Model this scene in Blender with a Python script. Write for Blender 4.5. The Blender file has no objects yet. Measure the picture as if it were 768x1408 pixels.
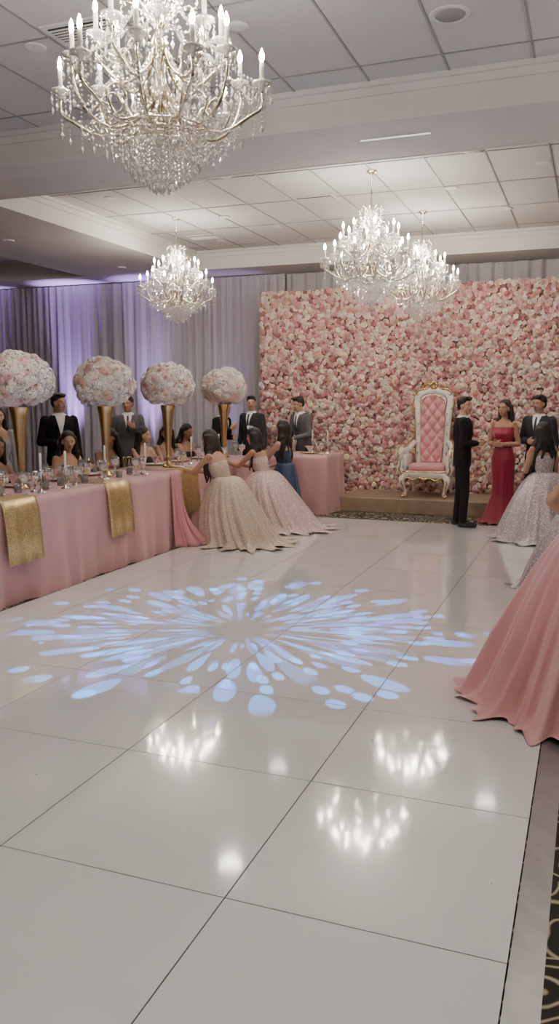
import bpy, math, random
import numpy as np
from mathutils import Vector, Matrix
random.seed(7); rng=np.random.default_rng(7)
sc=bpy.context.scene
COL=sc.collection
PI=math.pi

# ------------------------------------------------------------ materials
def pm(name,color,rough=.5,metal=0.0,**kw):
    m=bpy.data.materials.new(name); m.use_nodes=True
    b=m.node_tree.nodes['Principled BSDF']
    b.inputs['Base Color'].default_value=(*color,1)
    b.inputs['Roughness'].default_value=rough
    b.inputs['Metallic'].default_value=metal
    names={'trans':'Transmission Weight','coat':'Coat Weight','sheen':'Sheen Weight','emis':'Emission Strength',
           'ior':'IOR','alpha':'Alpha','spec':'Specular IOR Level','sss':'Subsurface Weight','coatr':'Coat Roughness'}
    for k,v in kw.items():
        if k=='ecol': b.inputs['Emission Color'].default_value=(*v,1)
        else: b.inputs[names[k]].default_value=v
    return m
def nd(m,t,**kw):
    n=m.node_tree.nodes.new(t)
    for k,v in kw.items(): setattr(n,k,v)
    return n
def lk(m,a,b): m.node_tree.links.new(a,b)
def BS(m): return m.node_tree.nodes['Principled BSDF']
def add_noise(m,c1,c2,scale=5,detail=4,bump=0,bscale=None,stretch=None):
    tc=nd(m,'ShaderNodeTexCoord'); mp=nd(m,'ShaderNodeMapping'); lk(m,tc.outputs['Object'],mp.inputs[0])
    if stretch: mp.inputs['Scale'].default_value=stretch
    n=nd(m,'ShaderNodeTexNoise'); n.inputs['Scale'].default_value=scale; n.inputs['Detail'].default_value=detail
    lk(m,mp.outputs[0],n.inputs['Vector'])
    r=nd(m,'ShaderNodeValToRGB'); r.color_ramp.elements[0].color=(*c1,1); r.color_ramp.elements[1].color=(*c2,1)
    r.color_ramp.elements[0].position=.3; r.color_ramp.elements[1].position=.7
    lk(m,n.outputs['Fac'],r.inputs[0]); lk(m,r.outputs[0],BS(m).inputs['Base Color'])
    if bump:
        n2=nd(m,'ShaderNodeTexNoise'); n2.inputs['Scale'].default_value=bscale or scale; n2.inputs['Detail'].default_value=3
        lk(m,mp.outputs[0],n2.inputs['Vector'])
        bp=nd(m,'ShaderNodeBump'); bp.inputs['Strength'].default_value=bump; bp.inputs['Distance'].default_value=.02
        lk(m,n2.outputs['Fac'],bp.inputs['Height']); lk(m,bp.outputs[0],BS(m).inputs['Normal'])
    return m
def glitter(name,c1,c2,scale=260,metal=.6,rough=.35,thr=.5):
    m=pm(name,c1,rough,metal)
    tc=nd(m,'ShaderNodeTexCoord'); v=nd(m,'ShaderNodeTexVoronoi'); v.inputs['Scale'].default_value=scale
    lk(m,tc.outputs['Object'],v.inputs['Vector'])
    s=nd(m,'ShaderNodeSeparateColor'); lk(m,v.outputs['Color'],s.inputs[0])
    r=nd(m,'ShaderNodeValToRGB'); r.color_ramp.elements[0].color=(*c1,1); r.color_ramp.elements[1].color=(*c2,1)
    r.color_ramp.elements[0].position=thr; r.color_ramp.elements[1].position=min(1,thr+.3)
    lk(m,s.outputs[0],r.inputs[0]); lk(m,r.outputs[0],BS(m).inputs['Base Color'])
    bp=nd(m,'ShaderNodeBump'); bp.inputs['Strength'].default_value=.6; bp.inputs['Distance'].default_value=.004
    lk(m,s.outputs[1],bp.inputs['Height']); lk(m,bp.outputs[0],BS(m).inputs['Normal'])
    return m

M={}
M['paint']=add_noise(pm('ceiling_paint',(.66,.64,.63),.8),(.63,.61,.60),(.69,.67,.66),1.5)
M['act']=add_noise(pm('acoustic_tile',(.6,.58,.57),.9),(.54,.525,.52),(.63,.615,.61),90,6,bump=.25,bscale=150)
M['grid']=pm('ceiling_grid_metal',(.30,.29,.29),.5)
M['wallp']=add_noise(pm('wall_paint',(.45,.42,.42),.8),(.42,.40,.40),(.47,.45,.45),2)
M['gold']=add_noise(pm('polished_gold',(.78,.55,.25),.22,1.0),(.74,.52,.24),(.85,.63,.32),4)
M['champ']=pm('champagne_metal',(.74,.67,.55),.22,1.0)
M['cryst']=pm('crystal',(.96,.94,.91),.10,.45,coat=1.0,coatr=.03)
M['candle']=pm('candle_sleeve',(.85,.82,.76),.5)
M['bulb']=pm('bulb_glow',(1,.95,.85),.4,0,emis=300,ecol=(1,.87,.70))
M['metal']=add_noise(pm('floor_trim_metal',(.42,.42,.44),.35,.7),(.38,.38,.40),(.46,.46,.48),12)
M['black']=pm('seam_grey',(.04,.04,.045),.7)
M['pinkcloth']=add_noise(pm('pink_tablecloth',(.60,.34,.34),.5,0,sheen=.3),(.54,.29,.30),(.64,.36,.365),3,bump=.3,bscale=2.5,stretch=(1,1,.5))
M['satin']=pm('pink_satin',(.68,.30,.33),.35,0,sheen=.3)
M['sequin']=glitter('gold_sequin',(.42,.29,.10),(.95,.78,.42),330,.9,.3,.35)
M['thronewhite']=pm('throne_white_lacquer',(.84,.81,.78),.3,0,coat=.5)
M['thronepink']=pm('throne_pink_velvet',(.62,.27,.29),.5,0,sheen=.5)
M['platform']=add_noise(pm('platform_gold_tan',(.34,.26,.18),.45,.3),(.30,.23,.16),(.38,.30,.2),6)
M['glass']=pm('clear_glass',(.97,.97,.97),.03,0,trans=.85,ior=1.45)
M['silver']=pm('mirror_silver',(.8,.79,.78),.15,1.0)
M['china']=pm('white_china',(.82,.80,.78),.25)
M['wax']=pm('ivory_wax',(.85,.80,.72),.5)
M['leaf']=add_noise(pm('cream_petal_core',(.6,.52,.45),.8),(.50,.45,.36),(.68,.60,.52),30)
M['napkin']=pm('blush_napkin',(.72,.45,.45),.7)
M['dark']=pm('vent_dark',(.03,.03,.03),.7)
M['lamp']=pm('downlight_lens',(1,1,1),.4,0,emis=14,ecol=(1,.95,.88))
M['fixture']=pm('white_fixture',(.72,.70,.69),.5)
M['blackfix']=pm('black_fixture',(.03,.03,.035),.4)
M['purplelens']=pm('uplight_lens',(.5,.3,1),.4,0,emis=8,ecol=(.5,.3,1))

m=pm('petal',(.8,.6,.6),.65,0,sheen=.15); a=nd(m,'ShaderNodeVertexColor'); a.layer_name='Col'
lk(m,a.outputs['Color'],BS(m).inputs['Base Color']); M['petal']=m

# white glossy dance floor
m=pm('white_vinyl_floor',(.76,.75,.75),.10,0,coat=.8,coatr=.055)
tc=nd(m,'ShaderNodeTexCoord')
n=nd(m,'ShaderNodeTexNoise'); n.inputs['Scale'].default_value=1.2; n.inputs['Detail'].default_value=5; lk(m,tc.outputs['Object'],n.inputs['Vector'])
r=nd(m,'ShaderNodeValToRGB'); r.color_ramp.elements[0].color=(.74,.74,.75,1); r.color_ramp.elements[1].color=(.80,.80,.81,1); lk(m,n.outputs['Fac'],r.inputs[0])
v=nd(m,'ShaderNodeTexVoronoi'); v.inputs['Scale'].default_value=5.5; lk(m,tc.outputs['Object'],v.inputs['Vector'])
sp=nd(m,'ShaderNodeSeparateColor'); lk(m,v.outputs['Color'],sp.inputs[0])
th=nd(m,'ShaderNodeMath',operation='MULTIPLY'); lk(m,sp.outputs[0],th.inputs[0]); th.inputs[1].default_value=.036
lt=nd(m,'ShaderNodeMath',operation='LESS_THAN'); lk(m,v.outputs['Distance'],lt.inputs[0]); lk(m,th.outputs[0],lt.inputs[1])
gt=nd(m,'ShaderNodeMath',operation='GREATER_THAN'); lk(m,sp.outputs[1],gt.inputs[0]); gt.inputs[1].default_value=.5
mu=nd(m,'ShaderNodeMath',operation='MULTIPLY'); lk(m,lt.outputs[0],mu.inputs[0]); lk(m,gt.outputs[0],mu.inputs[1])
mx=nd(m,'ShaderNodeMixRGB'); lk(m,mu.outputs[0],mx.inputs[0]); lk(m,r.outputs[0],mx.inputs[1]); mx.inputs[2].default_value=(.22,.2,.19,1)
lk(m,mx.outputs[0],BS(m).inputs['Base Color'])
n2=nd(m,'ShaderNodeTexNoise'); n2.inputs['Scale'].default_value=4; lk(m,tc.outputs['Object'],n2.inputs['Vector'])
mr=nd(m,'ShaderNodeMapRange'); mr.inputs['To Min'].default_value=.07; mr.inputs['To Max'].default_value=.13; lk(m,n2.outputs['Fac'],mr.inputs[0]); lk(m,mr.outputs[0],BS(m).inputs['Roughness'])
M['white_tile']=m

# patterned carpet
m=pm('patterned_carpet',(.05,.04,.035),.95)
tc=nd(m,'ShaderNodeTexCoord')
ns=nd(m,'ShaderNodeTexNoise'); ns.inputs['Scale'].default_value=3; lk(m,tc.outputs['Object'],ns.inputs['Vector'])
va=nd(m,'ShaderNodeVectorMath',operation='MULTIPLY_ADD'); lk(m,ns.outputs['Color'],va.inputs[0]); va.inputs[1].default_value=(.25,.25,0); lk(m,tc.outputs['Object'],va.inputs[2])
v=nd(m,'ShaderNodeTexVoronoi'); v.inputs['Scale'].default_value=4.2; lk(m,va.outputs[0],v.inputs['Vector'])
mm=nd(m,'ShaderNodeMath',operation='MULTIPLY'); lk(m,v.outputs['Distance'],mm.inputs[0]); mm.inputs[1].default_value=30
si=nd(m,'ShaderNodeMath',operation='SINE'); lk(m,mm.outputs[0],si.inputs[0])
r=nd(m,'ShaderNodeValToRGB'); e=r.color_ramp.elements
e[0].position=.55; e[0].color=(.018,.015,.014,1); e[1].position=.62; e[1].color=(.22,.15,.06,1)
e2=r.color_ramp.elements.new(.85); e2.color=(.20,.15,.08,1); e3=r.color_ramp.elements.new(.95); e3.color=(.38,.34,.28,1)
lk(m,si.outputs[0],r.inputs[0]); lk(m,r.outputs[0],BS(m).inputs['Base Color']); M['carpet']=m

# sheer drape
m=bpy.data.materials.new('sheer_drape'); m.use_nodes=True; nt=m.node_tree
b=BS(m); b.inputs['Base Color'].default_value=(.60,.56,.61,1); b.inputs['Roughness'].default_value=.7
tr=nd(m,'ShaderNodeBsdfTranslucent'); tr.inputs[0].default_value=(.62,.57,.65,1)
ms=nd(m,'ShaderNodeMixShader'); ms.inputs[0].default_value=.25
lk(m,b.outputs[0],ms.inputs[1]); lk(m,tr.outputs[0],ms.inputs[2]); lk(m,ms.outputs[0],nt.nodes['Material Output'].inputs[0]); M['drape']=m

# ------------------------------------------------------------ geometry helpers
def box(c,s):
    x,y,z=c; a,b,d=s[0]/2,s[1]/2,s[2]/2
    v=np.array([[x-a,y-b,z-d],[x+a,y-b,z-d],[x+a,y+b,z-d],[x-a,y+b,z-d],[x-a,y-b,z+d],[x+a,y-b,z+d],[x+a,y+b,z+d],[x-a,y+b,z+d]])
    f=[(3,2,1,0),(4,5,6,7),(0,1,5,4),(1,2,6,5),(2,3,7,6),(3,0,4,7)]
    return v,f
def lathe(prof,seg=24,c=(0,0,0)):
    v=[];f=[]
    for r,z in prof:
        for i in range(seg):
            a=2*PI*i/seg; v.append((c[0]+r*math.cos(a),c[1]+r*math.sin(a),c[2]+z))
    n=len(prof)
    for j in range(n-1):
        for i in range(seg):
            k=(i+1)%seg; f.append((j*seg+i,j*seg+k,(j+1)*seg+k,(j+1)*seg+i))
    f.append(tuple(reversed(range(seg)))); f.append(tuple((n-1)*seg+i for i in range(seg)))
    return np.array(v),f
def superq(c,s,e=.35,seg=24,rings=12):
    def sg(x,p): return math.copysign(abs(x)**p,x)
    v=[];f=[]
    for j in range(rings+1):
        ph=-PI/2+PI*j/rings
        if j==0: ph+=.02
        if j==rings: ph-=.02
        for i in range(seg):
            th=2*PI*i/seg
            v.append((c[0]+s[0]/2*sg(math.cos(ph),e)*sg(math.cos(th),e),c[1]+s[1]/2*sg(math.cos(ph),e)*sg(math.sin(th),e),c[2]+s[2]/2*sg(math.sin(ph),e)))
    for j in range(rings):
        for i in range(seg):
            k=(i+1)%seg; f.append((j*seg+i,j*seg+k,(j+1)*seg+k,(j+1)*seg+i))
    f.append(tuple(reversed(range(seg)))); f.append(tuple(rings*seg+i for i in range(seg)))
    return np.array(v),f
def ell(c,r,seg=14,rings=8): return superq(c,(2*r[0],2*r[1],2*r[2]),1.0,seg,rings)
def tube(pts,rad,sides=8,closed=False):
    P=[Vector(p) for p in pts]; n=len(P)
    if not hasattr(rad,'__len__'): rad=[rad]*n
    v=[];f=[]; up=None
    for i in range(n):
        if closed: t=(P[(i+1)%n]-P[i-1])
        else: t=(P[min(i+1,n-1)]-P[max(i-1,0)])
        t.normalize()
        if up is None:
            up=Vector((0,0,1)) if abs(t.z)<.9 else Vector((1,0,0))
        s=t.cross(up); s.normalize(); up=s.cross(t); up.normalize()
        for k in range(sides):
            a=2*PI*k/sides; q=P[i]+(s*math.cos(a)+up*math.sin(a))*rad[i]; v.append(tuple(q))
    m_=n if closed else n-1
    for i in range(m_):
        j=(i+1)%n
        for k in range(sides):
            l=(k+1)%sides; f.append((i*sides+k,i*sides+l,j*sides+l,j*sides+k))
    if not closed:
        f.append(tuple(reversed(range(sides)))); f.append(tuple((n-1)*sides+k for k in range(sides)))
    return np.array(v),f
def smooth_path(pts,sub=4,closed=False):
    P=[np.array(p,float) for p in pts]; n=len(P); out=[]
    rngi=range(n) if closed else range(n-1)
    for i in rngi:
        if closed: p0,p1,p2,p3=P[i-1],P[i],P[(i+1)%n],P[(i+2)%n]
        else: p0,p1,p2,p3=P[max(i-1,0)],P[i],P[i+1],P[min(i+2,n-1)]
        for k in range(sub):
            t=k/sub; out.append(.5*((2*p1)+(-p0+p2)*t+(2*p0-5*p1+4*p2-p3)*t*t+(-p0+3*p1-3*p2+p3)*t**3))
    if not closed: out.append(P[-1])
    return [tuple(o) for o in out]
def stube(pts,rad,sub=4,sides=8,closed=False):
    q=smooth_path(pts,sub,closed)
    if hasattr(rad,'__len__'):
        R=[(r,0,0) for r in rad]; rad=[max(.001,x[0]) for x in smooth_path(R,sub,closed)]
    return tube(q,rad,sides,closed)
def capsule(p0,p1,r0,r1,seg=12):
    p0=Vector(p0);p1=Vector(p1); d=p1-p0; L=d.length
    if L<1e-5: d=Vector((0,0,1));L=1e-5
    prof=[]
    for a in (82,55,28): prof.append((r0*math.cos(math.radians(a)),-r0*math.sin(math.radians(a))))
    prof.append((r0,0)); prof.append((r1,L))
    for a in (28,55,82): prof.append((r1*math.cos(math.radians(a)),L+r1*math.sin(math.radians(a))))
    v,f=lathe(prof,seg)
    R=d.to_track_quat('Z','Y').to_matrix()
    v=v@np.array(R).T+np.array(p0)
    return v,f
def octa(c,r,h):
    x,y,z=c
    return np.array([[x,y,z+h],[x+r,y,z],[x,y+r,z],[x-r,y,z],[x,y-r,z],[x,y,z-h]]),[(0,1,2),(0,2,3),(0,3,4),(0,4,1),(5,2,1),(5,3,2),(5,4,3),(5,1,4)]
class MB:
    def __init__(s): s.v=[];s.f=[];s.m=[];s.sm=[];s.n=0
    def add(s,vf,m=0,T=None,sm=True):
        v,f=vf
        if T is not None: v=v@np.array(T)[:3,:3].T+np.array(T)[:3,3]
        s.v.append(v); s.f+= [tuple(i+s.n for i in q) for q in f]; s.m+=[m]*len(f); s.sm+=[sm]*len(f); s.n+=len(v)
        return s
    def mesh(s,name,mats):
        me=bpy.data.meshes.new(name); me.from_pydata(np.concatenate(s.v).tolist(),[],s.f)
        for mt in mats: me.materials.append(mt)
        me.polygons.foreach_set('material_index',s.m); me.polygons.foreach_set('use_smooth',s.sm); me.update()
        return me
def obj(name,me,loc=(0,0,0),rotz=0,parent=None,scale=1):
    o=bpy.data.objects.new(name,me); COL.objects.link(o); o.location=loc; o.rotation_euler=(0,0,rotz)
    if scale!=1: o.scale=(scale,)*3
    if parent: o.parent=parent
    return o
def simple(name,vf,mat,sm=False,**kw):
    mb=MB(); mb.add(vf,0,sm=sm); return obj(name,mb.mesh(name,[mat]),**kw)
def bev(o,w=.01,seg=2):
    b=o.modifiers.new('bevel','BEVEL'); b.width=w; b.segments=seg; b.limit_method='ANGLE'; return o

# ------------------------------------------------------------ camera
cam=bpy.data.cameras.new('camera'); co=bpy.data.objects.new('camera',cam); COL.objects.link(co)
co.location=(0,0,1.65); co.rotation_euler=(math.radians(90-7.83),0,math.radians(20.73))
cam.sensor_fit='VERTICAL'; cam.sensor_height=36; cam.lens=28.84; cam.clip_end=100
sc.camera=co

# ------------------------------------------------------------ room shell
XL,XR,YN,YF=-13.0,4.0,-5.0,13.75
ZL,ZH=3.78,4.08
simple('floor',box(((XL+XR)/2,(YN+YF)/2,-.07),(XR-XL,YF-YN,.1)),M['carpet'])
simple('wall_back',box(((XL+XR)/2,YF+.05,2.1),(XR-XL+.2,.1,4.3)),M['wallp'])
simple('wall_front',box(((XL+XR)/2,YN-.05,2.1),(XR-XL+.2,.1,4.3)),M['wallp'])
simple('wall_left',box((XL-.05,(YN+YF)/2,2.1),(.1,YF-YN,4.3)),M['wallp'])
simple('wall_right',box((XR+.05,(YN+YF)/2,2.1),(.1,YF-YN,4.3)),M['wallp'])
cof=[(-6.3,3.2,-4.2,6.57),(-6.3,3.2,7.53,12.7),(-12.2,-8.4,7.53,12.7),(-12.2,-8.4,-4.2,6.57)]
mb=MB()
xs=[XL,-12.2,-8.4,-6.3,3.2,XR]; ys=[YN,-4.2,6.57,7.53,12.7,YF]
for i in range(5):
    for j in range(5):
        cx=(xs[i]+xs[i+1])/2; cy=(ys[j]+ys[j+1])/2
        inc=any(c[0]<cx<c[1] and c[2]<cy<c[3] for c in cof)
        if not inc: mb.add(box((cx,cy,(ZL+4.25)/2),(xs[i+1]-xs[i],ys[j+1]-ys[j],4.25-ZL)),0,sm=False)
        else: mb.add(box((cx,cy,ZH+.05),(xs[i+1]-xs[i],ys[j+1]-ys[j],.1)),1,sm=False)
obj('ceiling',mb.mesh('ceiling',[M['paint'],M['act']]))
mb=MB()
for c in cof:
    x=c[0]+.3
    while x<c[1]: mb.add(box((x,(c[2]+c[3])/2,ZH-.003),(.016,c[3]-c[2],.006)),0,sm=False); x+=.61
    y=c[3]-.35
    while y>c[2]: mb.add(box(((c[0]+c[1])/2,y,ZH-.003),(c[1]-c[0],.016,.006)),0,sm=False); y-=1.22
obj('ceiling_grid',mb.mesh('ceiling_grid',[M['grid']]))
mb=MB()
for c in cof:
    for (z,w,h) in ((ZH-.02,.05,.04),(ZL+.02,.03,.045),(ZH-.07,.02,.06)):
        mb.add(box(((c[0]+c[1])/2,c[3]-w/2,z),(c[1]-c[0],w,h)),0,sm=False)
        mb.add(box(((c[0]+c[1])/2,c[2]+w/2,z),(c[1]-c[0],w,h)),0,sm=False)
        mb.add(box((c[0]+w/2,(c[2]+c[3])/2,z),(w,c[3]-c[2],h)),0,sm=False)
        mb.add(box((c[1]-w/2,(c[2]+c[3])/2,z),(w,c[3]-c[2],h)),0,sm=False)
obj('trim_1',mb.mesh('trim_1',[M['paint']]))

# dance floor
mb=MB()
x_edges=[-.155-.915*k for k in range(5)]+[-4.26]
y_edges=[2.31-.905*3+.905*k for k in range(13)]
y_edges=[y for y in y_edges if y<10.6]+[10.93]
for i in range(5):
    for j in range(len(y_edges)-1):
        x0,x1=x_edges[i+1],x_edges[i]; y0,y1=y_edges[j],y_edges[j+1]; g=.0025
        mb.add(box(((x0+x1)/2,(y0+y1)/2,-.006),(x1-x0-2*g,y1-y0-2*g,.012)),0,sm=False)
mb.add(box(((x_edges[0]+x_edges[-1])/2,(y_edges[0]+10.93)/2,-.012),(4.1,10.93-y_edges[0],.018)),1,sm=False)
obj('dance_floor',mb.mesh('dance_floor',[M['white_tile'],M['black']]))
def ramp(x0,x1,y0,y1,axis):
    if axis=='x': v=[(x0,y0,.002),(x0,y1,.002),(x1,y1,-.018),(x1,y0,-.018)]
    else: v=[(x0,y0,.002),(x1,y0,.002),(x1,y1,-.018),(x0,y1,-.018)]
    v=v+[(p[0],p[1],-.02) for p in v]
    return np.array(v),[(0,1,2,3),(7,6,5,4),(0,4,5,1),(1,5,6,2),(2,6,7,3),(3,7,4,0)]
mb=MB(); yb=y_edges[0]
mb.add(ramp(-.152,-.052,yb,10.93,'x'),0,sm=False); mb.add(ramp(-4.263,-4.30,yb,10.93,'x'),0,sm=False)
mb.add(ramp(-4.26,-.155,10.933,10.99,'y'),0,sm=False)
obj('dance_floor_edging',mb.mesh('edging',[M['metal']]))

# drapes
def drape(name,x0,x1,y,z0,z1,seed):
    n=int((x1-x0)/.022); rows=8; v=[];f=[]
    ph=0; phs=[]
    for i in range(n+1):
        ph+=.022/(.20+.07*math.sin(i*.031+seed))*2*PI; phs.append(ph)
    for j in range(rows+1):
        t=j/rows
        for i in range(n+1):
            x=x0+(x1-x0)*i/n; am=.040*(.6+.4*(1-t))*(.8+.3*math.sin(i*.013))
            v.append((x+.02*math.sin(phs[i]*.5+t*2),y+am*math.sin(phs[i])+.012*math.sin(phs[i]*2.3+t),z0+(z1-z0)*t))
    for j in range(rows):
        for i in range(n):
            a=j*(n+1)+i; f.append((a,a+1,a+n+2,a+n+1))
    return simple(name,(np.array(v),f),M['drape'],sm=True)
drape('backdrop_drape',-12.8,-5.0,13.45,-.02,3.76,1)
drape('backdrop_drape',-5.0,3.8,13.5,-.02,3.76,2)

# ------------------------------------------------------------ flowers
def rose_template():
    V=[];F=[];S=[]
    for (n,r0,r1,h0,h1,hw,ph) in [(5,.25,1.0,0,.42,.74,0),(5,.2,.76,.1,.66,.75,.6),(4,.12,.50,.2,.80,.9,.2),(3,.04,.25,.3,.88,1.15,.9)]:
        for k in range(n):
            base=2*PI*k/n+ph; o=len(V)
            for v in (0,.6,1):
                for u in (-1,0,1):
                    a=base+u*hw*(.75+.2*v); r=r0+(r1-r0)*v+(.08*(1-u*u) if v==1 else 0)
                    h=h0+(h1-h0)*(v/.6 if v<=.6 else 1-.35*(v-.6)/.4) - .10*abs(u)*v + .05*u*v
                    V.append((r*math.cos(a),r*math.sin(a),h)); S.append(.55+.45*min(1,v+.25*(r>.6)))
            for j in (0,1):
                for i in (0,1):
                    q=o+j*3+i; F.append((q,q+1,q+4,q+3))
    return np.array(V),np.array(F),np.array(S)
def floret_template():
    V=[];F=[];S=[]
    for k in range(13):
        if k==0: c=np.array([0,0,.66]) 
        elif k<6:
            a=2*PI*k/5; c=np.array([.36*math.cos(a),.36*math.sin(a),.56])
        else:
            a=2*PI*k/7+.3; c=np.array([.70*math.cos(a),.70*math.sin(a),.30+.08*(k%2)])
        nrm=c/np.linalg.norm(c); t=np.cross(nrm,[.3,.5,.81]); t/=np.linalg.norm(t); b=np.cross(nrm,t)
        for p in range(4):
            a=PI/2*p+k; d=t*math.cos(a)+b*math.sin(a); e=-t*math.sin(a)+b*math.cos(a); o=len(V)
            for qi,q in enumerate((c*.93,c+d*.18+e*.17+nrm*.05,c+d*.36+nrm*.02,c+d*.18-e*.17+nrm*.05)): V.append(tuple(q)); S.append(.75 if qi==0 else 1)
            F.append((o,o+1,o+2,o+3))
    return np.array(V),np.array(F),np.array(S)
RT=rose_template(); HT=floret_template()
def flower_field(name,items):
    Vs=[];Fs=[];Cs=[];n=0
    for pos,nr,size,col,kind in items:
        T=RT if kind==0 else HT
        nr=np.array(nr,float); nr/=np.linalg.norm(nr)
        h=np.array([0,0,1.]) if abs(nr[2])<.9 else np.array([1.,0,0])
        t=np.cross(h,nr); t/=np.linalg.norm(t); b=np.cross(nr,t); a=random.random()*6.28
        t2=t*math.cos(a)+b*math.sin(a); b2=np.cross(nr,t2)
        V=(T[0]*size)@np.array([t2,b2,nr])+np.array(pos)
        Vs.append(V); Fs.append(T[1]+n); n+=len(V)
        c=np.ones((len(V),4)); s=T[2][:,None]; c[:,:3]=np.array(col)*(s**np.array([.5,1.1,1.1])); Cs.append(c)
    V=np.concatenate(Vs);F=np.concatenate(Fs);C=np.concatenate(Cs)
    me=bpy.data.meshes.new(name); me.vertices.add(len(V)); me.vertices.foreach_set('co',V.ravel())
    me.loops.add(F.size); me.loops.foreach_set('vertex_index',F.ravel().astype(np.int32))
    me.polygons.add(len(F)); me.polygons.foreach_set('loop_start',np.arange(0,F.size,4,dtype=np.int32))
    me.polygons.foreach_set('use_smooth',np.ones(len(F),bool))
    at=me.color_attributes.new('Col','FLOAT_COLOR','POINT'); at.data.foreach_set('color',C.ravel())
    me.materials.append(M['petal']); me.update(); me.validate(); return me
FW_Y=12.98
fw=bpy.data.objects.new('flower_wall',None); COL.objects.link(fw)
simple('backing_panel',box(((-5.22+1.6)/2,FW_Y+.06,1.69),(6.82,.08,3.42)),pm('blush_backing',(.30,.14,.13),.9),parent=fw)
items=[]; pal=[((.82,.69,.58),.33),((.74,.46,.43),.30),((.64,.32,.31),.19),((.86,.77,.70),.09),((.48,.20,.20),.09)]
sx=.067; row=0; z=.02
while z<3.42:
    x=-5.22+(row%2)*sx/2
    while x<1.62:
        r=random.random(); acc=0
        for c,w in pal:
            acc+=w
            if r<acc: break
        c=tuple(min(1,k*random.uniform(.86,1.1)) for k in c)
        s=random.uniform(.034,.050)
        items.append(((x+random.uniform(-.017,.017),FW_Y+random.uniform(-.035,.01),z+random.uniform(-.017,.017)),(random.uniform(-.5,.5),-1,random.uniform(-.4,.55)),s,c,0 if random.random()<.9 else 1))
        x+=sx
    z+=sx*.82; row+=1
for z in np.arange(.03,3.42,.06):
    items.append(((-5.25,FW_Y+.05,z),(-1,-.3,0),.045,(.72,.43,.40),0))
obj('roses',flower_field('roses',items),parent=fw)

def center_mesh(seed):
    random.seed(seed); it=[]; N=230
    for i in range(N):
        zz=1-2*(i+.5)/N; rr=math.sqrt(1-zz*zz); a=i*2.39996
        if zz<-.85: continue
        n=np.array([rr*math.cos(a),rr*math.sin(a),zz]); p=n*np.array([.265,.265,.215])*random.uniform(.92,1.09)+np.array([0,0,.97])
        r=random.random(); n=n+np.array([random.uniform(-.3,.3) for _ in range(3)])
        if r<.45: col,k,s=(.93,.91,.86),1,.064
        elif r<.78: col,k,s=(.93,.86,.78),0,.048
        else: col,k,s=(.84,.58,.53),0,.048
        it.append((p,n,s*random.uniform(.9,1.3),tuple(q*random.uniform(.93,1.03) for q in col),k))
    return flower_field('flowers',it)
vm=MB()
vm.add(lathe([(.001,0),(.075,0),(.078,.008),(.06,.02),(.035,.045),(.022,.075),(.019,.10),(.03,.115),(.033,.125),(.028,.14),(.032,.22),(.042,.36),(.056,.52),(.072,.66),(.085,.73),(.087,.735),(.08,.735),(.06,.6)],28),0)
vm.add(lathe([(.032,.112),(.037,.12),(.032,.13)],24),0)
vm.add(ell((0,0,.965),(.245,.245,.19),24,14),1)
vmesh=vm.mesh('vase',[M['gold'],M['leaf']])
cms=[center_mesh(3),center_mesh(11)]
random.seed(5)
TZ=.84
for i,(x,y) in enumerate([(-4.82,6.12),(-4.77,7.45),(-4.72,8.72),(-4.78,10.45)]):
    e=bpy.data.objects.new('floral_centerpiece',None); COL.objects.link(e); e.location=(x,y,TZ+.006); e.rotation_euler=(0,0,i*1.3)
    obj('trumpet_vase',vmesh,parent=e); obj('flower_ball',cms[i%2],parent=e)

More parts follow.
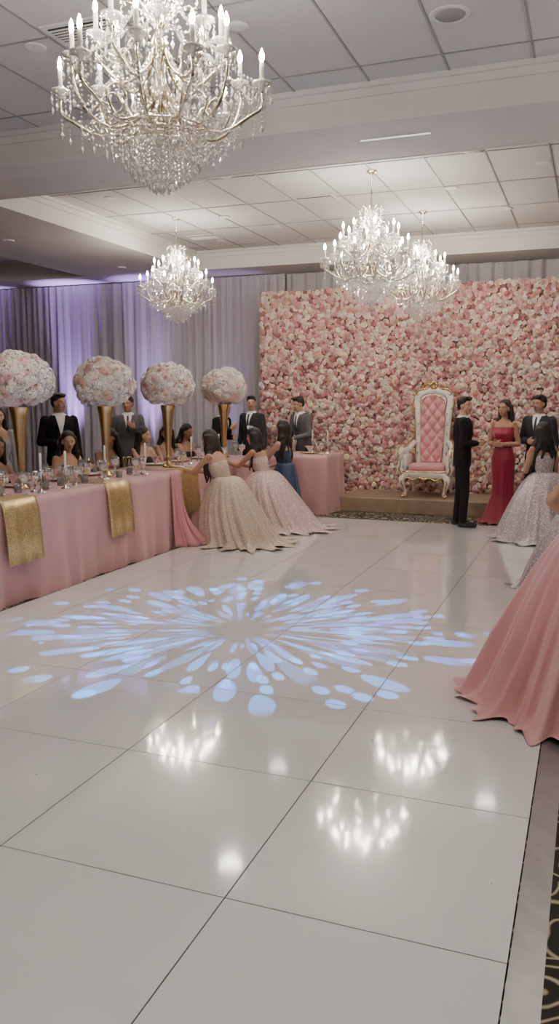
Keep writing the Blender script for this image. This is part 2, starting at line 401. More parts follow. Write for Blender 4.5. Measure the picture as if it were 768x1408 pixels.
# ------------------------------------------------------------ chandeliers
def chandelier_mesh():
    mb=MB(); G,C,W,B=0,1,2,3
    mb.add(lathe([(.001,.26),(.03,.27),(.05,.30),(.075,.33),(.05,.36),(.03,.40),(.055,.44),(.06,.48),(.03,.53),(.02,.6),(.035,.66),(.045,.70),(.02,.76),(.016,.9),(.03,.98),(.045,1.02),(.02,1.06),(.008,1.10),(.008,1.43),(.03,1.40),(.055,1.42),(.06,1.43)],18),G)
    def beads(p0,p1,n,sag,r=.008,h=None):
        p0=np.array(p0);p1=np.array(p1)
        for i in range(n+1):
            t=i/n; p=p0*(1-t)+p1*t; p[2]-=sag*4*t*(1-t)
            mb.add(octa(p,r,h or r*1.15),C,sm=False)
    def drop(x,y,z,L,r=.007):
        k=int(L/.02)
        for i in range(k): mb.add(octa((x,y,z-.02*i),r*.8,r),C,sm=False)
        mb.add(octa((x,y,z-.02*k-.012),r*1.4,.022),C,sm=False)
    def cup(x,y,z,a):
        mb.add(lathe([(.008,-.03),(.012,-.01),(.045,.0),(.05,.012),(.03,.012),(.014,.02),(.016,.03)],14,(x,y,z)),C)
        mb.add(lathe([(.0115,.01),(.0115,.10),(.008,.105)],10,(x,y,z)),W)
        mb.add(lathe([(.005,.103),(.013,.120),(.012,.14),(.002,.168)],6,(x,y,z)),B)
        for q in range(8):
            b=2*PI*q/8; drop(x+.047*math.cos(b),y+.047*math.sin(b),z-.008,.035 if q%2 else .07)
    for tier,(n,R,zc,zl,ph) in enumerate([(12,.50,.50,.32,.13),(8,.30,.73,.55,.35)]):
        for i in range(n):
            a=2*PI*i/n+ph; ca,sa=math.cos(a),math.sin(a)
            rr=R if (tier or i%2==0) else R*.84; zz=zc if (tier or i%2==0) else zc+.08
            P=[(.04,zl+.12),(rr*.3,zl+.02),(rr*.6,zl-.03),(rr*.88,zl+.04),(rr*1.0,zz-.1),(rr,zz-.03)]
            mb.add(stube([(r*ca,r*sa,z) for r,z in P],[.012,.010,.009,.009,.008,.007],3,7),G)
            Q=[(rr*.62,zl-.02),(rr*.7,zl+.08),(rr*.55,zl+.13),(rr*.45,zl+.07),(rr*.53,zl+.04)]
            mb.add(stube([(r*ca,r*sa,z) for r,z in Q],.006,3,5),G)
            cup(rr*ca,rr*sa,zz,a)
            pp=smooth_path([(r*ca,r*sa,z+.018) for r,z in P],4)
            for q in pp[2:]: mb.add(octa(q,.008,.010),C,sm=False)
            for t in (.3,.42,.55,.68,.8,.92): drop(rr*t*ca,rr*t*sa,zl-.02+.04*(t>.8),.06+.04*(t<.6))
            drop(rr*ca,rr*sa,zz-.05,.15,.010)
            a2=2*PI*(i+1)/n+ph; r2=R if (tier or (i+1)%2==0) else R*.84; z2=zc if (tier or (i+1)%2==0) else zc+.08
            beads((rr*ca,rr*sa,zz),(r2*math.cos(a2),r2*math.sin(a2),z2),12,.07)
            beads((rr*.8*ca,rr*.8*sa,zl),(r2*.8*math.cos(a2),r2*.8*math.sin(a2),zl),9,.05)
            top=(.045*ca,.045*sa,1.02) if tier==0 else (.03*ca,.03*sa,1.04)
            beads(top,(rr*ca,rr*sa,zz+.01),26 if tier==0 else 18,.10,.0085)
    for i in range(8):
        a=2*PI*i/8; ca,sa=math.cos(a),math.sin(a)
        mb.add(stube([(r*ca,r*sa,z) for r,z in [(.02,.78),(.08,.86),(.16,.92),(.20,.88),(.17,.84)]],.006,3,5),G)
        drop(.19*ca,.19*sa,.87,.09,.008)
        mb.add(stube([(r*ca,r*sa,z) for r,z in [(.02,.98),(.06,1.03),(.11,1.06),(.13,1.02)]],.005,3,5),G)
        drop(.125*ca,.125*sa,1.01,.06)
    for (R,n,z,L) in ((.24,24,.30,.09),(.19,22,.28,.12),(.14,18,.27,.16),(.09,12,.26,.19),(.04,7,.25,.20)):
        mb.add(tube([(R*math.cos(2*PI*i/24),R*math.sin(2*PI*i/24),z) for i in range(24)],.005,5,True),G)
        for i in range(n):
            a=2*PI*i/n; drop(R*math.cos(a),R*math.sin(a),z-.01,L,.008)
    for i in range(6):
        a=2*PI*i/6; mb.add(tube([(.03*math.cos(a),.03*math.sin(a),.30),(.24*math.cos(a),.24*math.sin(a),.30)],.005,5),G)
    mb.add(ell((0,0,.03),(.018,.018,.025)),C)
    return mb.mesh('chandelier',[M['champ'],M['cryst'],M['candle'],M['bulb']])
CH=chandelier_mesh()
def lamp(name,typ,loc,energy,color=(1,.93,.84),rot=(0,0,0),parent=None,**kw):
    l=bpy.data.lights.new(name,typ); l.energy=energy; l.color=color
    for k,v in kw.items(): setattr(l,k,v)
    o=bpy.data.objects.new(name,l); COL.objects.link(o); o.location=loc; o.rotation_euler=rot
    if parent: o.parent=parent
    return o
for (x,y,w) in [(-2.05,3.77,50),(-5.4,10.3,40),(-2.34,8.98,40),(-2.2,11.1,40),(-2.1,-1.2,110),(1.6,6.5,50)]:  # last two hang out of view, added to help light the room
    c=obj('chandelier',CH,(x,y,ZH-1.43),rotz=x*3)
    lamp('chandelier_lamp','POINT',(0,0,.9),w,parent=c,shadow_soft_size=.10)

# ceiling fixtures
dm=MB(); dm.add(lathe([(.001,0),(.05,0)],20),0); dm.add(lathe([(.05,-.004),(.075,-.006),(.08,0)],20),1)
dme=dm.mesh('downlight',[M['lamp'],M['fixture']])
for i,(x,y,z) in enumerate([(-1.15,11.3,ZH),(-1.65,10,ZH),(-4.3,11.3,ZH),(-4.75,10.45,ZH),(-7.5,9.46,ZL),(-3.9,8.6,ZH),(-.6,9.3,ZH),(-3.75,5.1,ZH),(-7.3,12.0,ZL),(-5.6,9.0,ZH),(.3,11.4,ZH),(-5,2,ZH),(0.5,2,ZH),(-7.2,7.0,ZL),(-3.2,12.1,ZH),(-5.5,12.0,ZH)]):
    d=obj('downlight',dme,(x,y,z-.004))
    if i in (0,2,4,5,7,11,12,8,10):
        lamp('downlight_lamp','SPOT',(0,0,-.03),{0:85,2:85,10:85,8:90,4:110,5:100}.get(i,150),parent=d,spot_size=2.5,spot_blend=1,shadow_soft_size=.13)
sm_=MB(); sm_.add(lathe([(.001,-.012),(.09,-.012),(.105,0)],28),0); sm_.add(lathe([(.11,-.006),(.13,-.006),(.135,0)],28),1)
sme=sm_.mesh('ceiling_speaker',[M['grid'],M['fixture']])
for p in [(-.97,5.63,ZH),(-1.2,8.6,ZH),(.2,10.2,ZH)]: obj('ceiling_speaker',sme,p)
vb=MB(); vb.add(box((0,0,-.005),(.52,.3,.01)),1,sm=False); vb.add(box((0,0,-.012),(.44,.22,.006)),0,sm=False)
for k in range(6): vb.add(box((0,-.09+.036*k,-.017),(.44,.012,.008)),1,sm=False)
vme=vb.mesh('air_vent',[M['dark'],M['fixture']])
for p in [(-3.28,9.93,ZH),(-5.6,11.6,ZH),(-3.27,5.0,ZH)]: obj('air_vent',vme,p)
simple('slot_diffuser',box((-1.62,6.95,ZL-.004),(.58,.012,.008)),pm('slot_glow',(1,1,1),.4,0,emis=.8,ecol=(1,.95,.9)))

# uplights
um=MB(); um.add(lathe([(.001,0),(.09,0),(.09,.16),(.075,.17)],20),0); um.add(lathe([(.001,.168),(.07,.168)],20),1)
ume=um.mesh('uplight',[M['blackfix'],M['purplelens']])
for x,w in [(-9.25,1900),(-7.6,1250),(-11.3,1400),(-6.0,220)]:
    u=obj('uplight',ume,(x,13.15,-.02))
    lamp('uplight_lamp','SPOT',(0,0,.2),w,color=(.55,.36,1),rot=(math.radians(180-5),0,0),parent=u,spot_size=.5,spot_blend=1,shadow_soft_size=.06)

# gobo projector
pj=MB(); pj.add(lathe([(.04,-.012),(.075,-.012),(.08,.0)],24),0); pj.add(lathe([(.001,-.004),(.045,-.004)],24),0)
p=obj('gobo_projector',pj.mesh('gobo_projector',[M['fixture']]),(-2.30,5.30,ZH-.004))
L=lamp('gobo_lamp','SPOT',(0,0,-.02),1700,color=(1,1,1),parent=p,spot_size=math.radians(50),spot_blend=.15,shadow_soft_size=.003)
l=L.data; l.use_nodes=True; nt=l.node_tree; em=nt.nodes['Emission']
class _W: node_tree=nt
W=_W()
tc=nd(W,'ShaderNodeTexCoord'); sx_=nd(W,'ShaderNodeSeparateXYZ'); lk(W,tc.outputs['Normal'],sx_.inputs[0])
def mt(op,a,b=None,clamp=False):
    n=nd(W,'ShaderNodeMath',operation=op); n.use_clamp=clamp
    for i,q in enumerate((a,b)):
        if q is None: continue
        if isinstance(q,(int,float)): n.inputs[i].default_value=q
        else: lk(W,q,n.inputs[i])
    return n.outputs[0]
X=mt('DIVIDE',sx_.outputs[0],sx_.outputs[2]); Y=mt('DIVIDE',sx_.outputs[1],sx_.outputs[2])
rr=mt('SQRT',mt('ADD',mt('MULTIPLY',X,X),mt('MULTIPLY',Y,Y))); th=mt('ARCTAN2',Y,X)
def rng_(src,a,b):
    q=nd(W,'ShaderNodeMapRange'); q.interpolation_type='SMOOTHSTEP'; q.inputs['From Min'].default_value=a; q.inputs['From Max'].default_value=b; lk(W,src,q.inputs[0]); return q.outputs[0]
tot=None; colr=None
for (N_,Mv,off,ra,rb,t0,t1,gain) in ((5.8,5.2,3.1,.05,.28,.44,.36,.38),(7.3,8.0,13.7,.08,.38,.40,.34,.8),(9.5,17.0,7.7,.18,.41,.34,.29,1.0)):
    cb=nd(W,'ShaderNodeCombineXYZ'); lk(W,mt('ADD',mt('MULTIPLY',th,N_),off),cb.inputs[0]); lk(W,mt('ADD',mt('MULTIPLY',rr,Mv),off),cb.inputs[1])
    vo=nd(W,'ShaderNodeTexVoronoi'); vo.voronoi_dimensions='2D'; vo.inputs['Scale'].default_value=1; vo.inputs['Randomness'].default_value=.8; lk(W,cb.outputs[0],vo.inputs['Vector'])
    s3=nd(W,'ShaderNodeSeparateColor'); lk(W,vo.outputs['Color'],s3.inputs[0])
    keep=mt('GREATER_THAN',s3.outputs[0],mt('MULTIPLY',rr,1.7))
    q=mt('MULTIPLY',rng_(vo.outputs['Distance'],t0,t1),keep)
    q=mt('MULTIPLY',q,rng_(rr,ra,ra+.02)); q=mt('MULTIPLY',q,rng_(rr,rb+.04,rb)); q=mt('MULTIPLY',q,gain)
    tot=q if tot is None else mt('ADD',tot,q); colr=s3.outputs[1]
mc=nd(W,'ShaderNodeMixRGB'); lk(W,colr,mc.inputs[0]); mc.inputs[1].default_value=(.02,.42,1,1); mc.inputs[2].default_value=(.09,.20,1,1)
lk(W,mc.outputs[0],em.inputs['Color']); lk(W,tot,em.inputs['Strength'])

# ------------------------------------------------------------ tables
def table(name,x0,x1,y0,y1,runners=()):
    e=bpy.data.objects.new(name,None); COL.objects.link(e)
    cx,cy=(x0+x1)/2,(y0+y1)/2; w,d=x1-x0,y1-y0
    per=[]; r=.03
    for (px,py,a0) in ((x1-r,y1-r,0),(x0+r,y1-r,90),(x0+r,y0+r,180),(x1-r,y0+r,270)):
        for k in range(5):
            a=math.radians(a0+k*22.5); per.append((px+r*math.cos(a),py+r*math.sin(a),math.cos(a),math.sin(a)))
    P=[]
    for i in range(len(per)):
        a=per[i]; b=per[(i+1)%len(per)]; L_=math.hypot(b[0]-a[0],b[1]-a[1]); n=max(1,int(L_/.03))
        for k in range(n):
            t=k/n; P.append(tuple(a[q]*(1-t)+b[q]*t for q in range(4)))
    n=len(P); V=[];F=[]; rows=12; s=0; S=[]
    for i in range(n):
        if i: s+=math.hypot(P[i][0]-P[i-1][0],P[i][1]-P[i-1][1])
        S.append(s)
    for j in range(rows+1):
        t=j/rows; z=TZ-(TZ+.018)*t
        for i in range(n):
            u=S[i]; fo=(.022*math.sin(u*9+math.sin(u*2.1)*2)+.014*math.sin(u*23+1)+.016*math.sin(u*4.3))*t**.7+.03*t
            V.append((P[i][0]+P[i][2]*fo,P[i][1]+P[i][3]*fo,z))
    for j in range(rows):
        for i in range(n):
            k=(i+1)%n; F.append((j*n+i,(j+1)*n+i,(j+1)*n+k,j*n+k))
    F.append(tuple(range(n)))
    mb=MB(); mb.add((np.array(V),F),0); me=mb.mesh('tablecloth',[M['pinkcloth']]); me.polygons[len(F)-1].use_smooth=False
    obj('tablecloth',me,parent=e)
    for (ya,yb) in runners:
        mb=MB(); ny=12
        prof=[(x0-.05,TZ-.45),(x0-.035,TZ-.2),(x0-.012,TZ-.01),(x0+.01,TZ+.004),(cx,TZ+.004),(x1-.01,TZ+.004),(x1+.008,TZ-.004),(x1+.030,TZ-.1),(x1+.052,TZ-.3),(x1+.068,TZ-.52)]
        V=[];F=[]
        for i,(px,pz) in enumerate(prof):
            for k in range(ny+1):
                y=ya+(yb-ya)*k/ny; ex=.006*math.sin(y*40)*(1 if pz<TZ-.05 else 0)
                V.append((px+(ex if px>cx else -ex),y,pz))
        for i in range(len(prof)-1):
            for k in range(ny):
                a=i*(ny+1)+k; F.append((a,a+ny+1,a+ny+2,a+1))
        mb.add((np.array(V),F),0); ro=obj('sequin_runner',mb.mesh('sequin_runner',[M['sequin']]),parent=e)
        so=ro.modifiers.new('s','SOLIDIFY'); so.thickness=.004; so.offset=0
    mb=MB(); mb.add(box((cx,cy,TZ-.02),(w-.04,d-.04,.03)),0,sm=False)
    for a in (x0+.1,x1-.1):
        for b in (y0+.1,y1-.1): mb.add(box((a,b,TZ/2-.03),(.04,.04,TZ-.02)),0,sm=False)
    obj('table_frame',mb.mesh('table_frame',[M['blackfix']]),parent=e)
    return e
T1=table('banquet_table',-5.2,-4.36,1.2,8.2,[(5.26,5.70),(6.76,7.2),(3.6,4.04)])
table('banquet_table',-5.2,-4.44,8.36,10.95,[(8.42,8.86)])
table('banquet_table',-4.45,-3.55,11.35,12.15)

# satin overlay falling from the table corner and pooling at the floor
V=[];F=[]; rows=20; cols=70
for j in range(rows+1):
    t=j/rows; z=TZ+.006-TZ*t
    for i in range(cols+1):
        s=i/cols; sp_=.16+.10*t**2.2
        x=-4.345+.02*t+.05*math.sin(PI*s)*(.4+.6*t)+.30*t**4*s+.022*(.3+t)*math.sin(s*26+t*1.5)
        y=8.10+sp_*(s-.15)*1.3+.012*math.sin(s*40)*t
        V.append((x,y,max(.006,z)))
for j in range(rows):
    for i in range(cols):
        a=j*(cols+1)+i; F.append((a,a+cols+1,a+cols+2,a+1))
sa=simple('satin_drape',(np.array(V),F),M['satin'],sm=True,parent=T1); so=sa.modifiers.new('s','SOLIDIFY'); so.thickness=.006; so.offset=1

# table ware
gm=MB(); gm.add(lathe([(.001,0),(.034,0),(.034,.004),(.008,.012),(.006,.03),(.012,.05),(.006,.07),(.010,.085),(.034,.11),(.042,.15),(.039,.19),(.036,.19),(.039,.15),(.03,.115),(.002,.095)],20),0)
gob=gm.mesh('goblet',[M['glass']])
gs=MB(); gs.add(lathe([(.001,0),(.038,0),(.036,.006),(.010,.014),(.008,.04),(.016,.055),(.008,.07),(.02,.09),(.04,.12),(.045,.16),(.04,.175),(.04,.178),(.03,.172),(.002,.165)],20),0); 
for k in range(10):
    a=2*PI*k/10
    for z in (.12,.14,.16): gs.add(octa((.043*math.cos(a),.043*math.sin(a),z),.007,.009),1,sm=False)
gsi=gs.mesh('crystal_goblet',[M['silver'],M['cryst']])
cs=MB(); cs.add(lathe([(.001,0),(.045,0),(.045,.006),(.015,.02),(.008,.05),(.014,.07),(.008,.09),(.008,.16),(.02,.18),(.022,.20),(.012,.20)],18),0); cs.add(lathe([(.010,.19),(.010,.34),(.003,.345)],12),1)
csm=cs.mesh('candlestick',[M['silver'],M['wax']])
vt=MB(); vt.add(lathe([(.001,0),(.032,0),(.036,.07),(.034,.07),(.030,.01)],18),0); vt.add(lathe([(.001,.006),(.026,.006),(.026,.05),(.002,.052)],16),1)
vtm=vt.mesh('votive_candle',[M['glass'],M['wax']])
pl=MB(); pl.add(lathe([(.001,0),(.08,0),(.15,.014),(.155,.018),(.15,.019),(.08,.006),(.001,.006)],32),1); pl.add(lathe([(.001,.007),(.07,.007),(.115,.018),(.118,.021),(.07,.011),(.001,.011)],32),0)
nv=[];nf=[]
for j in range(9):
    t=j/8; R_=.012+.05*t**1.5
    for i in range(24):
        a=2*PI*i/24; f_=1+.25*math.sin(6*a)*t; nv.append((R_*f_*math.cos(a),R_*f_*math.sin(a),.012+.10*t))
for j in range(8):
    for i in range(24):
        k=(i+1)%24; nf.append((j*24+i,j*24+k,(j+1)*24+k,(j+1)*24+i))
pl.add((np.array(nv),nf),2)
plm=pl.mesh('place_setting',[M['china'],M['gold'],M['napkin']])
zt=TZ+.001
CPY=(6.12,7.45,8.72,10.45)
placed=[]
def put(n,me,x,y):
    if n!='place_setting' and any(abs(y-c)<.12 and abs(x+4.77)<.12 for c in CPY): return
    if any(math.hypot(x-a,y-b)<.10 for a,b in placed): return
    placed.append((x,y)); obj(n,me,(x,y,zt))
for (x,y) in [(-4.46,5.92),(-4.46,6.28),(-4.62,7.18),(-4.48,7.75),(-4.66,9.2),(-4.7,10.1),(-4.0,12.0),(-3.68,11.75)]: put('candlestick',csm,x,y)
for y in np.arange(4.4,8.1,.62):
    put('place_setting',plm,-5.03,y); put('goblet',gob,-4.80,y+.17); put('crystal_goblet',gsi,-4.74,y-.2); put('goblet',gob,-4.90,y+.30)
    put('crystal_goblet',gsi,-4.66,y+.03); put('votive_candle',vtm,-4.58,y-.12); put('goblet',gob,-4.52,y+.12); put('votive_candle',vtm,-4.66,y+.22)
    put('crystal_goblet',gsi,-4.56,y+.32)
for y in np.arange(8.95,10.8,.6):
    put('place_setting',plm,-5.03,y); put('goblet',gob,-4.80,y+.14); put('crystal_goblet',gsi,-4.6,y-.1); put('goblet',gob,-4.88,y+.30)
for (x,y) in [(-4.2,11.6),(-3.7,11.5),(-4.3,12.0),(-3.75,12.02)]: put('goblet',gob,x,y)
put('place_setting',plm,-3.95,11.72)

# ------------------------------------------------------------ throne + platform
bev(simple('throne_platform',box((-2.4,12.33,.09),(2.2,1.06,.22)),M['platform']),.01)
mb=MB(); Wt,Pk,Gd=0,1,2
mb.add(superq((0,-.03,.34),(.66,.62,.12),.3),Wt)
mb.add(superq((0,-.04,.43),(.56,.56,.13),.45,32,12),Pk)
mb.add(stube([(-.33,-.34,.385),(0,-.36,.385),(.33,-.34,.385),(.33,.26,.385),(-.33,.26,.385)],.010,3,8,True),Gd)
for s in (-1,1):
    mb.add(stube([(0,-.35,.27),(s*.08,-.355,.30),(s*.16,-.355,.26),(s*.24,-.35,.30),(s*.30,-.34,.27)],[.02,.012,.014,.012,.016],4,8),Gd)
    mb.add(stube([(s*.29,-.29,.34),(s*.335,-.34,.26),(s*.315,-.32,.15),(s*.285,-.30,.07),(s*.31,-.35,.025)],[.055,.05,.032,.024,.03],4,10),Wt)
    mb.add(stube([(s*.30,-.345,.30),(s*.335,-.385,.24),(s*.31,-.355,.14),(s*.30,-.37,.03)],[.014,.012,.010,.014],4,8),Gd)
    mb.add(ell((s*.31,-.36,.024),(.035,.045,.024)),Gd)
    mb.add(stube([(s*.27,.24,.34),(s*.29,.28,.2),(s*.28,.30,.1),(s*.29,.34,.02)],[.045,.035,.025,.022],4,8),Wt)
    mb.add(stube([(s*.27,.22,.80),(s*.33,.10,.70),(s*.37,-.08,.665),(s*.385,-.24,.68),(s*.385,-.33,.64),(s*.38,-.32,.575),(s*.375,-.26,.585)],[.035,.045,.055,.062,.058,.045,.03],4,12),Wt)
    mb.add(stube([(s*.29,.19,.85),(s*.345,.08,.765),(s*.375,-.08,.735),(s*.39,-.24,.755),(s*.395,-.37,.70),(s*.39,-.385,.60)],[.010,.010,.010,.011,.013,.010],4,8),Gd)
    mb.add(superq((s*.335,-.02,.51),(.10,.50,.26),.4),Wt)
    mb.add(stube([(s*.375,-.27,.62),(s*.35,-.30,.52),(s*.375,-.32,.43),(s*.34,-.30,.36)],[.04,.04,.045,.05],4,10),Wt)
    mb.add(stube([(s*.38,-.33,.60),(s*.36,-.355,.50),(s*.375,-.37,.42),(s*.34,-.355,.34)],[.010,.011,.014,.012],4,8),Gd)
    mb.add(ell((s*.385,-.375,.63),(.025,.022,.025)),Gd)
V=[];F=[];nu,nv_=36,80
def bw(v): return .145+.03*v+.02*math.sin(v*PI)
for j in range(nv_+1):
    v=j/nv_
    for i in range(nu+1):
        u=-1+2*i/nu; x=bw(v)*u; z=.50+.94*v+.07*(1-u*u)*v**4
        A=(x/.075+z/.10); B=(x/.075-z/.10)
        tf=abs(math.sin(A*PI/2)*math.sin(B*PI/2))**.5
        V.append((x,.235+.06*v-.045-.035*tf-.02*(1-u**4),z))
for j in range(nv_):
    for i in range(nu):
        a=j*(nu+1)+i; F.append((a,a+1,a+nu+2,a+nu+1))
mb.add((np.array(V),F),Pk)
for zi in range(5,16):
    for xi in range(-2,3):
        if (zi+xi)%2: continue
        x=xi*.075; z=zi*.10
        if abs(x)<.16 and .55<z<1.45: mb.add(ell((x,.18+.06*(z-.5),z),(.009,.007,.009),8,6),Gd)
half=[(0,1.575),(.09,1.565),(.17,1.54),(.23,1.49),(.255,1.42),(.24,1.32),(.225,1.2),(.213,1.0),(.205,.8),(.20,.62),(.19,.46)]
full=[(-x,.25+.06*(z-.5),z) for x,z in reversed(half)]+[(x,.25+.06*(z-.5),z) for x,z in half[1:]]
mb.add(stube(full,[.05]*4+[.058]*6+[.06]*2+[.058]*5+[.05]*4,3,12),Wt)
for off,rad,dy in ((-.055,.007,-.032),(.055,.009,-.010)):
    mb.add(stube([(math.copysign(abs(x)+off,x) if abs(x)>.02 else 0,y+dy,z+(off if z>1.5 else 0)) for x,y,z in full],rad,3,8),Gd)
mb.add(superq((0,.30,1.02),(.42,.05,1.1),.3),Wt)
for s in (-1,1):
    mb.add(stube([(s*.02,.27,1.60),(s*.07,.265,1.68),(s*.13,.265,1.665),(s*.14,.265,1.62),(s*.10,.265,1.61),(s*.095,.265,1.64)],[.018,.017,.015,.012,.010,.008],4,8),Gd)
    mb.add(stube([(s*.12,.265,1.60),(s*.20,.265,1.60),(s*.265,.265,1.55),(s*.245,.265,1.51),(s*.21,.265,1.53)],[.014,.017,.014,.011,.009],4,8),Gd)
    mb.add(stube([(s*.29,.26,1.46),(s*.315,.26,1.38),(s*.285,.26,1.30),(s*.265,.26,1.33)],[.010,.014,.011,.008],4,8),Gd)
    for k in range(5):
        z=.62+.15*k; mb.add(ell((s*.22,.20+.06*(z-.5),z),(.009,.008,.03),8,6),Gd)
for k in range(7):
    a=math.radians(30+k*20); mb.add(ell((.05*math.cos(a),.255,1.635+.06*math.sin(a)),(.014,.014,.032),8,6,),Gd)
mb.add(ell((0,.25,1.62),(.03,.025,.027)),Gd)
obj('throne_chair',mb.mesh('throne_chair',[M['thronewhite'],M['thronepink'],M['gold']]),(-2.27,12.36,.202))

# ------------------------------------------------------------ chiavari chair
mb=MB()
for s in (-1,1):
    mb.add(stube([(s*.19,-.19,.0),(s*.18,-.18,.44)],[.013,.016],3,8),0)
    mb.add(stube([(s*.19,.22,.0),(s*.18,.18,.44),(s*.175,.20,.70),(s*.17,.24,.92)],[.013,.016,.014,.012],3,8),0)
    mb.add(tube([(s*.185,-.18,.2),(s*.185,.19,.2)],.009,6),0)
for z in (.52,.66,.88): mb.add(tube([(-.175,.19+.05*(z-.5)*1.5,z),(.175,.19+.05*(z-.5)*1.5,z)],.011,6),0)
for k in range(7):
    x=-.14+.28*k/6; mb.add(tube([(x,.205,.66),(x,.22,.88)],.006,6),0)
mb.add(tube([(-.185,-.18,.2),(.185,-.18,.2)],.009,6),0)
mb.add(superq((0,0,.435),(.41,.40,.03),.3),0); mb.add(superq((0,0,.455),(.38,.37,.03),.5),1)
chv=mb.mesh('chiavari_chair',[M['gold'],M['china']])

# ------------------------------------------------------------ people
def clothmat(name,c,rough=.85,**kw):
    c2=tuple(min(1,k*1.2+.002) for k in c); return add_noise(pm(name,c,rough,0,spec=.25,**kw),c,c2,14,3,bump=.5,bscale=9,stretch=(1,1,.6))
def skinmat(name,c):
    return add_noise(pm(name,c,.48,0,spec=.35),tuple(k*.93 for k in c),(min(1,c[0]*1.08),c[1]*1.02,c[2]*1.0),18,4)
S1=skinmat('skin_tan',(.44,.25,.17)); S2=skinmat('skin_olive',(.52,.32,.22)); S3=skinmat('skin_brown',(.34,.18,.12))
HB=add_noise(pm('black_hair',(.012,.009,.008),.45),(.006,.005,.004),(.02,.014,.011),6,4,bump=.6,bscale=9,stretch=(9,9,1))
HD=add_noise(pm('dark_brown_hair',(.03,.015,.01),.45),(.012,.007,.005),(.045,.025,.016),6,4,bump=.6,bscale=9,stretch=(9,9,1))
LIP=pm('lips',(.42,.10,.10),.4); EW=pm('eye_white',(.75,.73,.71),.3); EI=pm('eye_iris',(.02,.012,.01),.2)
SHIRT=clothmat('white_shirt',(.75,.74,.73)); TIE=pm('dark_tie',(.02,.02,.025),.5); SHOE=pm('black_shoe',(.012,.012,.012),.25)
SB=clothmat('black_suit',(.008,.008,.009)); SG=clothmat('grey_suit',(.10,.10,.11)); SN=clothmat('charcoal_suit',(.03,.03,.036))
TFM=[(.80,.165,.115,0),(.95,.165,.118,0),(1.08,.152,.11,0),(1.22,.178,.122,0),(1.33,.192,.122,-.005),(1.395,.175,.10,-.01),(1.435,.10,.075,-.01),(1.46,.055,.055,-.01)]
TFF=[(.84,.165,.12,0),(.95,.155,.11,0),(1.06,.112,.088,0),(1.17,.132,.108,.008),(1.24,.145,.125,.018),(1.31,.148,.10,.005),(1.375,.135,.078,-.005),(1.415,.085,.06,-.008),(1.445,.048,.048,-.008)]
ARMS={
 'down':((.045,-.02,-.28),(.02,.07,-.24),(-1,0,0)),
 'clasp':((.06,-.02,-.275),(-.16,.19,.0),(-.3,-.9,0)),
 'lap':((.05,.02,-.27),(-.08,.23,-.05),(0,0,-1)),
 'table':((.03,.17,-.21),(-.09,.23,.03),(0,0,-1)),
 'reach':((.03,.20,-.18),(-.05,.24,.04),(0,0,-1)),
 'hold':((.05,.05,-.26),(-.12,.17,.12),(-.5,-.5,.3)),
 'hip':((.17,-.08,-.22),(-.10,.13,-.16),(-1,0,0)),
 'chin':((.02,.20,-.20),(-.10,.02,.24),(0,-.5,.3)),
}
def remesh(mb,vox,it=3):
    me=mb.mesh('tmp',[]); o=bpy.data.objects.new('tmp',me); COL.objects.link(o)
    r=o.modifiers.new('r','REMESH'); r.mode='VOXEL'; r.voxel_size=vox
    s=o.modifiers.new('s','SMOOTH'); s.factor=.5; s.iterations=it
    dg=bpy.context.evaluated_depsgraph_get(); dg.update()
    out=bpy.data.meshes.new_from_object(o.evaluated_get(dg))
    bpy.data.objects.remove(o); bpy.data.meshes.remove(me); return out
def gown_mesh(name,mat,ztop,top,hem,c0,c1,folds=9,amp=.10,power=.7,seed=0,zbot=.006,prof=None,puddle=.06,cexp=1.3):
    rg=random.Random(seed); ph=[rg.uniform(0,6.28) for _ in range(8)]
    rows,cols=44,240; V=[];F=[]
    for j in range(rows+1):
        t=j/rows; f=t**power if prof is None else float(np.interp(t,[p[0] for p in prof],[p[1] for p in prof]))
        z=ztop+(zbot-ztop)*min(1,t*1.04)
        g=t**cexp; env=min(1,t*1.5)
        cx=c0[0]+(c1[0]-c0[0])*g; cy=c0[1]+(c1[1]-c0[1])*g
        for i in range(cols):
            a=2*PI*i/cols
            u=folds*a+ph[0]+1.3*math.sin(2*a+ph[1])+.5*math.sin(t*3+ph[6])
            w=(.6-1.3*math.sqrt(.02+math.sin(u/2)**2))*.6+math.sin((folds*2+3)*a+ph[2]+t*2)*.22+math.sin(3*a+ph[3])*.28+math.sin((folds*5+1)*a+ph[5]+2*t)*.07
            k=1+amp*w*env
            if t>.86: k+=puddle*((t-.86)/.14)**1.8*(1+.7*math.sin((folds+2)*a+ph[4])+.4*math.sin((folds*3+1)*a+ph[7]))
            rx=top[0]+(hem[0]-top[0])*f; ry=top[1]+(hem[1]-top[1])*f
            V.append((cx+rx*k*math.cos(a),cy+ry*k*math.sin(a),z+(.010*(1+math.sin(folds*2*a+ph[5])) if j>=rows-2 else 0)))
    for j in range(rows):
        for i in range(cols):
            k=(i+1)%cols; F.append((j*cols+i,(j+1)*cols+i,(j+1)*cols+k,j*cols+k))
    F.append(tuple(range(cols)))
    mb=MB(); mb.add((np.array(V),F),0); return mb.mesh(name,[mat])
